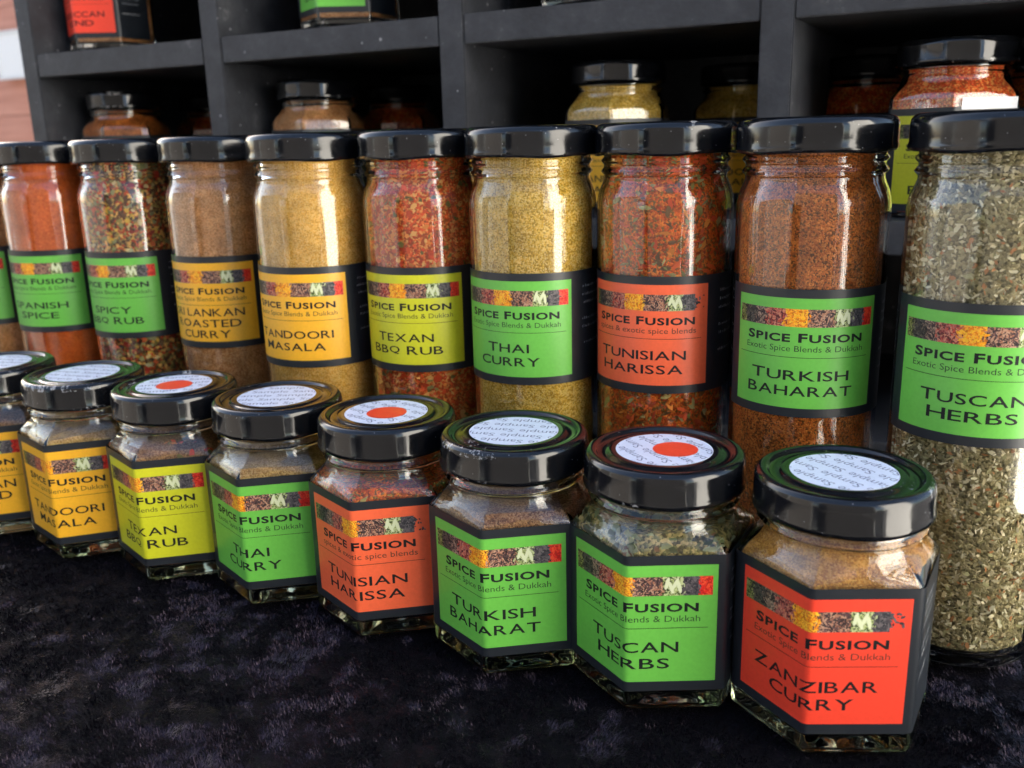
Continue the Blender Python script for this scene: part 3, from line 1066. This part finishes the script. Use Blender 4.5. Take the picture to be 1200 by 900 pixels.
t.links.new(sb.outputs[0], lt.inputs[1])
mx = N(t, 'ShaderNodeMix', data_type='RGBA')
mx.inputs[7].default_value = (0.22, 0.22, 0.23, 1)
t.links.new(lt.outputs[0], mx.inputs[0])
t.links.new(rp.outputs[0], mx.inputs[6])
t.links.new(mx.outputs[2], b.inputs['Base Color'])
b.inputs['Roughness'].default_value = 0.55
nz4 = N(t, 'ShaderNodeTexNoise', Scale=500.0, Detail=3.0)
t.links.new(tc.outputs['Object'], nz4.inputs['Vector'])
bp = N(t, 'ShaderNodeBump', Strength=0.35, Distance=0.0006)
t.links.new(nz4.outputs['Fac'], bp.inputs['Height'])
t.links.new(bp.outputs['Normal'], b.inputs['Normal'])

PITCHX, PITCHZ, TH = 0.1525, 0.093, 0.0135
SH = thing('display_shelf', 'black painted pigeonhole shelf with square compartments behind the jars', 'shelf', (-0.0745, 0.0763, ZC - 0.0002), math.atan(0.05))
DEP = 0.175
zoff = 0.0014
xs = [-3 * PITCHX, -2 * PITCHX, -PITCHX, 0, PITCHX]
boards = [0.213 - TH + (k - 2) * PITCHZ for k in range(0, 8)]     # undersides
boards[0] = 0.027 - TH
ztop = boards[-1] + TH + zoff
xl, xr = xs[0] - TH / 2, xs[-1] + TH / 2
mb = MB()
mb.box(xl, xr, DEP, DEP + 0.008, 0, ztop, 0)
mb.build('back_panel', [M_SHELF], SH, smooth=0)
for x in xs:
    mb = MB()
    mb.box(x - TH / 2, x + TH / 2, 0, DEP - 0.0003, 0, ztop)
    mb.build('upright', [M_SHELF], SH, smooth=30, bevel=0.0006)
for bz in boards:
    mb = MB()
    for a, c in zip(xs[:-1], xs[1:]):
        mb.box(a + TH / 2 + 0.0002, c - TH / 2 - 0.0002, 0.0004, DEP - 0.0003, bz + zoff, bz + TH + zoff)
    mb.build('shelf_board', [M_SHELF], SH, smooth=30, bevel=0.0005)

# ------------------------------------------------------------------ the tall jars
GT = 'tall round spice jars in the back row'
GS = 'small hexagonal sample jars in the front row'
GB = 'small hexagonal jars standing in the shelf'
TAG = 'Exotic Spice Blends & Dukkah'


def tall_jar(x, y, label, az, colour, lines, cmat, fill=0.1465, fm=None, nf=0, fs=0.0015, asp=0.5, dz=0.0, seed=0, tag=TAG):
    t_ = thing('tall_spice_jar', label, 'spice jar', (x, y, 0.0003), 0, GT)
    tall_glass(t_, M_GLASS)
    tall_contents(t_, cmat, fill, fm, nf, fs, asp, seed + 50)
    tall_lid(t_, random.Random(seed).uniform(0, 6))
    label_tall(t_, R(az), colour, lines, tag, dz, seed)
    return t_


TALL = [
    (-0.4550, -0.0350, 'tall jar with green label mostly cut off by the left edge of the photo', 16, 'green', ['MOROCCAN', 'SPICE'], P_ROAST, 0.1530, None, 0, 0, 0, -0.001),
    (-0.4020, -0.0310, 'tall jar of smooth brick red powder with green label and black lid', 21, 'green', ['SPANISH', 'SPICE'], P_PAPRIKA, 0.1530, None, 0, 0, 0, -0.0008),
    (-0.3478, -0.0270, 'tall jar of coarse multicoloured pepper and chilli mix with green label', 14, 'green', ['SPICY', 'BBQ RUB'], P_SPICY, 0.1530, F_SPICY, 2200, 0.0016, 0.75, 0.0),
    (-0.2913, -0.0242, 'tall jar of fine brown powder with amber label carrying three lines of name', 17, 'orange', ['SRI LANKAN', 'ROASTED', 'CURRY'], P_ROAST, 0.1530, None, 0, 0, 0, 0.0),
    (-0.2302, -0.0326, 'tall jar of pale mustard powder with amber label carrying two lines of name', 12, 'orange', ['TANDOORI', 'MASALA'], P_CURRY, 0.1530, None, 0, 0, 0, -0.0006),
    (-0.1827, -0.0223, 'tall jar of flaky orange red rub with yellow lime label', 13, 'lime', ['TEXAN', 'BBQ RUB'], P_TEXAN, 0.1530, F_TEXAN, 2800, 0.0015, 0.6, 0.0002),
    (-0.1342, -0.0217, 'tall jar of golden yellow powder with green label beside the lime labelled jar', 6, 'green', ['THAI', 'CURRY'], P_THAI, 0.1530, None, 0, 0, 0, 0.0004),
    (-0.0866, -0.0130, 'tall jar with orange red label and red and green flakes', 3, 'vermilion', ['TUNISIAN', 'HARISSA'], P_HARISSA, 0.1530, F_HARISSA, 3000, 0.0018, 0.38, 0.0006),
    (-0.0356, -0.0176, 'tall jar of grainy rust brown powder with green label, next to the herb jar', 12, 'green', ['TURKISH', 'BAHARAT'], P_BAHARAT, 0.1530, None, 0, 0, 0, 0.0),
    (0.0163, -0.0244, 'tall jar of pale dried green herbs at the right edge with green label', 4, 'green', ['TUSCAN', 'HERBS'], P_HERB, 0.1530, F_HERB, 11500, 0.00095, 0.45, 0.0),
]
for i, (x, y, lb, az, colr, lines, cm, fill, fm, nf, fs, asp, dz) in enumerate(TALL):
    tall_jar(x, y, lb, az, colr, lines, cm, fill, fm, nf, fs, asp, dz, i, 'spices & exotic spice blends' if colr == 'vermilion' else TAG)


# ------------------------------------------------------------------ the sample jars
def hex_jar(loc, th, label, colour, lines, cmat, fill, group, tilt=0.0, fm=None, nf=0, fs=0.0016, asp=0.5, stick=None, seed=0, tag=TAG, uc=0.0008, gm=None, dz=0.0):
    t_ = thing('hexagonal_spice_jar', label, 'sample jar' if stick else 'spice jar', loc, th, group)
    hex_glass(t_, gm or M_GLASS_HEX)
    hex_contents(t_, cmat, fill, tilt, fm, nf, fs, asp, seed + 80)
    l_ = hex_lid(t_)
    if stick:
        sticker(l_, stick[0] - th, stick[1])
    make_label(t_, HEXMAP, 0.0069 + dz, 0.0475 + dz, colour, lines, tag, 0.0478, (-0.0315, 0.0500), uc, True, seed)
    return t_


dotc = (0.0022, 0.0, 0.0063)
SMALL = [
    (-0.3510, -0.1024, 0.30, 'small sample jar with amber label, cut off by the left edge of the photo', 'orange', ['SRI LANKAN', 'ROASTED', 'CURRY'], P_BROWN, 0.0492, 0.0, None, 0, 0, 0, (R(200), None)),
    (-0.2989, -0.0981, 0.30, 'small sample jar with amber label and two line name, plain sticker on its lid', 'orange', ['TANDOORI', 'MASALA'], P_TAN, 0.0488, 0.05, None, 0, 0, 0, (R(15), None)),
    (-0.2499, -0.0945, 0.218, 'small sample jar with lime yellow label and red dot on its lid', 'lime', ['TEXAN', 'BBQ RUB'], P_BROWN, 0.0500, 0.0, F_TEXAN, 300, 0.0015, 0.5, (R(40), (0.0012, -0.0015, 0.0066))),
    (-0.2017, -0.0901, 0.188, 'small sample jar of tan powder with green label, between lime and orange red ones', 'green', ['THAI', 'CURRY'], P_TAN, 0.0490, 0.05, None, 0, 0, 0, (R(30), None)),
    (-0.1537, -0.0890, 0.177, 'small sample jar with orange red label and red dot, reddish flakes inside', 'vermilion', ['TUNISIAN', 'HARISSA'], P_HARISSA, 0.0496, 0.0, F_HARISSA, 500, 0.0016, 0.4, (R(170), (0.0008, -0.0012, 0.0066))),
    (-0.1053, -0.0882, 0.149, 'small sample jar of brown powder with green label and a plain sticker of printed words', 'green', ['TURKISH', 'BAHARAT'], P_BROWN, 0.0500, 0.02, None, 0, 0, 0, (R(195), None)),
    (-0.0579, -0.0846, 0.008, 'small sample jar of dried green leaves with green label and red dot', 'green', ['TUSCAN', 'HERBS'], P_HERBDARK, 0.0515, 0.0, F_HERBDARK, 1100, 0.0021, 0.55, (R(145), (0.0030, 0.0010, 0.0064))),
    (-0.0095, -0.0807, -0.025, 'small sample jar of ginger brown powder with bright red label, foremost of its row', 'red', ['ZANZIBAR', 'CURRY'], P_ZANZ, 0.0560, 0.02, None, 0, 0, 0, (R(150), None)),
]
for i, (x, y, th, lb, colr, lines, cm, fill, tl, fm, nf, fs, asp, st) in enumerate(SMALL):
    hex_jar((x, y, 0.0003), th, lb, colr, lines, cm, fill, GS, tl, fm, nf, fs, asp, st, 20 + i, 'spices & exotic spice blends' if i == 4 else TAG)

# ------------------------------------------------------------------ jars in the shelf
ZL, ZU = 0.1203, 0.2133
SHELFJ = [
    (-0.497, 0.092, ZL, 0.35, 'jar of rust brown powder on the lower shelf, leftmost compartment, in front', 'red', ['MOROCCAN', 'BLEND'], P_BAHARAT, 0.056),
    (-0.510, 0.178, ZL, 0.2, 'dim jar at the back of the leftmost lower compartment, beside the upright', 'green', ['SPICY', 'BBQ RUB'], P_TEXAN, 0.056),
    (-0.343, 0.103, ZL, 0.35, 'jar of light brown powder on the lower shelf, behind the mustard powder jar', 'green', ['THAI', 'CURRY'], P_ROAST, 0.056),
    (-0.345, 0.182, ZL, 0.2, 'dim dark red jar at the back, behind the jar of light brown powder', 'lime', ['TEXAN', 'BBQ RUB'], P_TEXAN, 0.056),
    (-0.1600, 0.113, ZL, 0.25, 'jar of bright yellow powder with amber label on the lower shelf', 'orange', ['TANDOORI', 'MASALA'], P_THAI, 0.058),
    (-0.1190, 0.184, ZL, 0.1, 'dim yellow jar with amber label at the back, half hidden by an upright', 'orange', ['TANDOORI', 'MASALA'], P_THAI, 0.058),
    (-0.0110, 0.115, ZL, 0.1, 'jar of orange red flakes with lime label in the right lower compartment', 'lime', ['TEXAN', 'BBQ RUB'], P_TEXAN, 0.058),
    (-0.0570, 0.184, ZL, 0.0, 'dim red jar with lime label at the back of the right lower compartment', 'lime', ['TEXAN', 'BBQ RUB'], P_TEXAN, 0.056),
    (0.0235, 0.188, ZL, 0.0, 'dark red jar at the back, cut off by the right edge of the photo', 'vermilion', ['TUNISIAN', 'HARISSA'], P_HARISSA, 0.056),
    (-0.500, 0.092, ZU, 0.05, 'jar with orange red label on the upper shelf, only its foot in view', 'red', ['MOROCCAN', 'BLEND'], P_ROAST, 0.056),
    (-0.314, 0.101, ZU, 0.05, 'jar with green label on the upper shelf, only its foot in view', 'green', ['TUNISIAN', 'DUKKAH'], P_ROAST, 0.056),
    (-0.172, 0.113, ZU, 0.2, 'jar with lime label on the upper shelf at the very top of the photo', 'lime', ['TEXAN', 'BBQ RUB'], P_TEXAN, 0.056),
]
for i, (x, y, z, th, lb, colr, lines, cm, fill) in enumerate(SHELFJ):
    sj = hex_jar((x, y, z + 0.0002), th, lb, colr, lines, cm, fill, GB, 0.0, None, 0, 0, 0, None, 60 + i, TAG, 0.0008, M_GLASS_FAR, -0.0045 if z < 0.2 else 0.001)

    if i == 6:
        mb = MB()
        quad_strip(mb, HEXMAP, 0.0035, 0.0262, 0.0420, 0.0464, 0.0004, 0)  # bright reflection on the glass, put in as a flat white patch
        mb.build('glint_patch', [M_GLINT_PATCH], sj, smooth=25, recalc=False)

# ------------------------------------------------------------------ boarded wall behind, and unseen tents added for light
M_WOOD, t, b = new_mat('red_boards')
tc = N(t, 'ShaderNodeTexCoord')
mp = N(t, 'ShaderNodeMapping')
mp.inputs['Scale'].default_value = (1.5, 1.5, 22)
nz = N(t, 'ShaderNodeTexNoise', Scale=4.0, Detail=6.0)
t.links.new(tc.outputs['Object'], mp.inputs[0])
t.links.new(mp.outputs[0], nz.inputs['Vector'])
rp = ramp(t, [(0.3, (0.50, 0.20, 0.13)), (0.7, (0.64, 0.29, 0.20))])
t.links.new(nz.outputs['Fac'], rp.inputs[0])
t.links.new(rp.outputs[0], b.inputs['Base Color'])
b.inputs['Roughness'].default_value = 0.7
M_WHITE = plain('white_canvas', (0.78, 0.78, 0.76), 0.8, 0.3, 0.3, 60)

wall = thing('boarded_wall', 'reddish timber boarded wall behind the left end of the shelf', 'wall', (-1.75, 0.95, -0.76), 0)
mb = MB()
for k in range(28):
    mb.box(-0.9, 0.35, 0, 0.02, k * 0.11, k * 0.11 + 0.1085)
mb.box(-0.9, 0.35, 0.012, 0.03, 0, 3.08)
mb.build('boards', [M_WOOD], wall, smooth=0)
M_GLOW_PANEL = plain('glow_panel', (0.88, 0.87, 0.84), 0.5)  # near-white panel added in place of a bright glow; it does not emit
sg = thing('glow_panel', 'small white panel standing in for a bright glow on the reddish boarded wall', 'board', (-1.905, 0.935, 0.350), 0)
mb = MB()
mb.box(-0.05, 0.05, -0.004, 0.004, -0.042, 0.042)
mb.build('glow_panel_face', [M_GLOW_PANEL], sg, smooth=0)
mb = MB()
for (a, c, e, f) in ((-0.056, 0.056, 0.0425, 0.048), (-0.056, 0.056, -0.048, -0.0425), (-0.056, -0.0505, -0.042, 0.042), (0.0505, 0.056, -0.042, 0.042)):
    mb.box(a, c, -0.006, 0.006, e, f)
mb.build('glow_panel_frame', [M_WHITE], sg, smooth=0)

M_DARKCANVAS = plain('charcoal_canvas', (0.035, 0.033, 0.032), 0.8, 0.3, 0.3, 60)
M_GREYCANVAS = plain('grey_canvas', (0.14, 0.13, 0.12), 0.8, 0.3, 0.3, 60)


def tent(loc, rz, w, mat, label, hw=2.2):  # out-of-view canvas, added to bounce light and shape the glass reflections
    """an unseen tent added to shape light and reflections, with its back wall, poles and hipped roof"""
    t_ = thing('light_shaping_tent', label, 'tent', loc, rz, 'unseen tents added for light and reflections')
    m_ = MB()
    m_.box(-w / 2 + 0.02, w / 2 - 0.02, 0, 0.01, 0.0, hw)
    m_.build('canvas_wall', [mat], t_, smooth=0)
    for xx in (-w / 2, w / 2):
        m_ = MB()
        m_.box(xx - 0.015, xx + 0.015, -0.01, 0.02, 0, hw + 0.1)
        m_.build('pole', [M_WHITE], t_, smooth=0)
    m_ = MB()
    h_ = w / 2 + 0.05
    m_.add([(-h_, 0.06, hw), (h_, 0.06, hw), (h_, -w, hw), (-h_, -w, hw), (0, -w / 2, hw + 0.8)], [(0, 1, 4), (1, 2, 4), (2, 3, 4), (3, 0, 4)], 0)
    m_.build('roof', [mat], t_, smooth=0)


tent((1.75, -0.42, -0.76), R(90), 1.25, M_WHITE, 'unseen white tent added to bounce light from the right of the stall')
tent((1.1, -3.2, -0.76), R(12), 4.4, M_DARKCANVAS, 'unseen wide charcoal tent added to darken the reflections in front', 3.3)
tent((-2.6, -2.8, -0.76), R(-8), 2.6, M_GREYCANVAS, 'unseen grey tent added for soft reflections, next to the charcoal one')
tent((-5.4, -2.2, -0.76), R(-20), 2.6, M_GREYCANVAS, 'unseen grey tent added for soft reflections, farthest to the left')
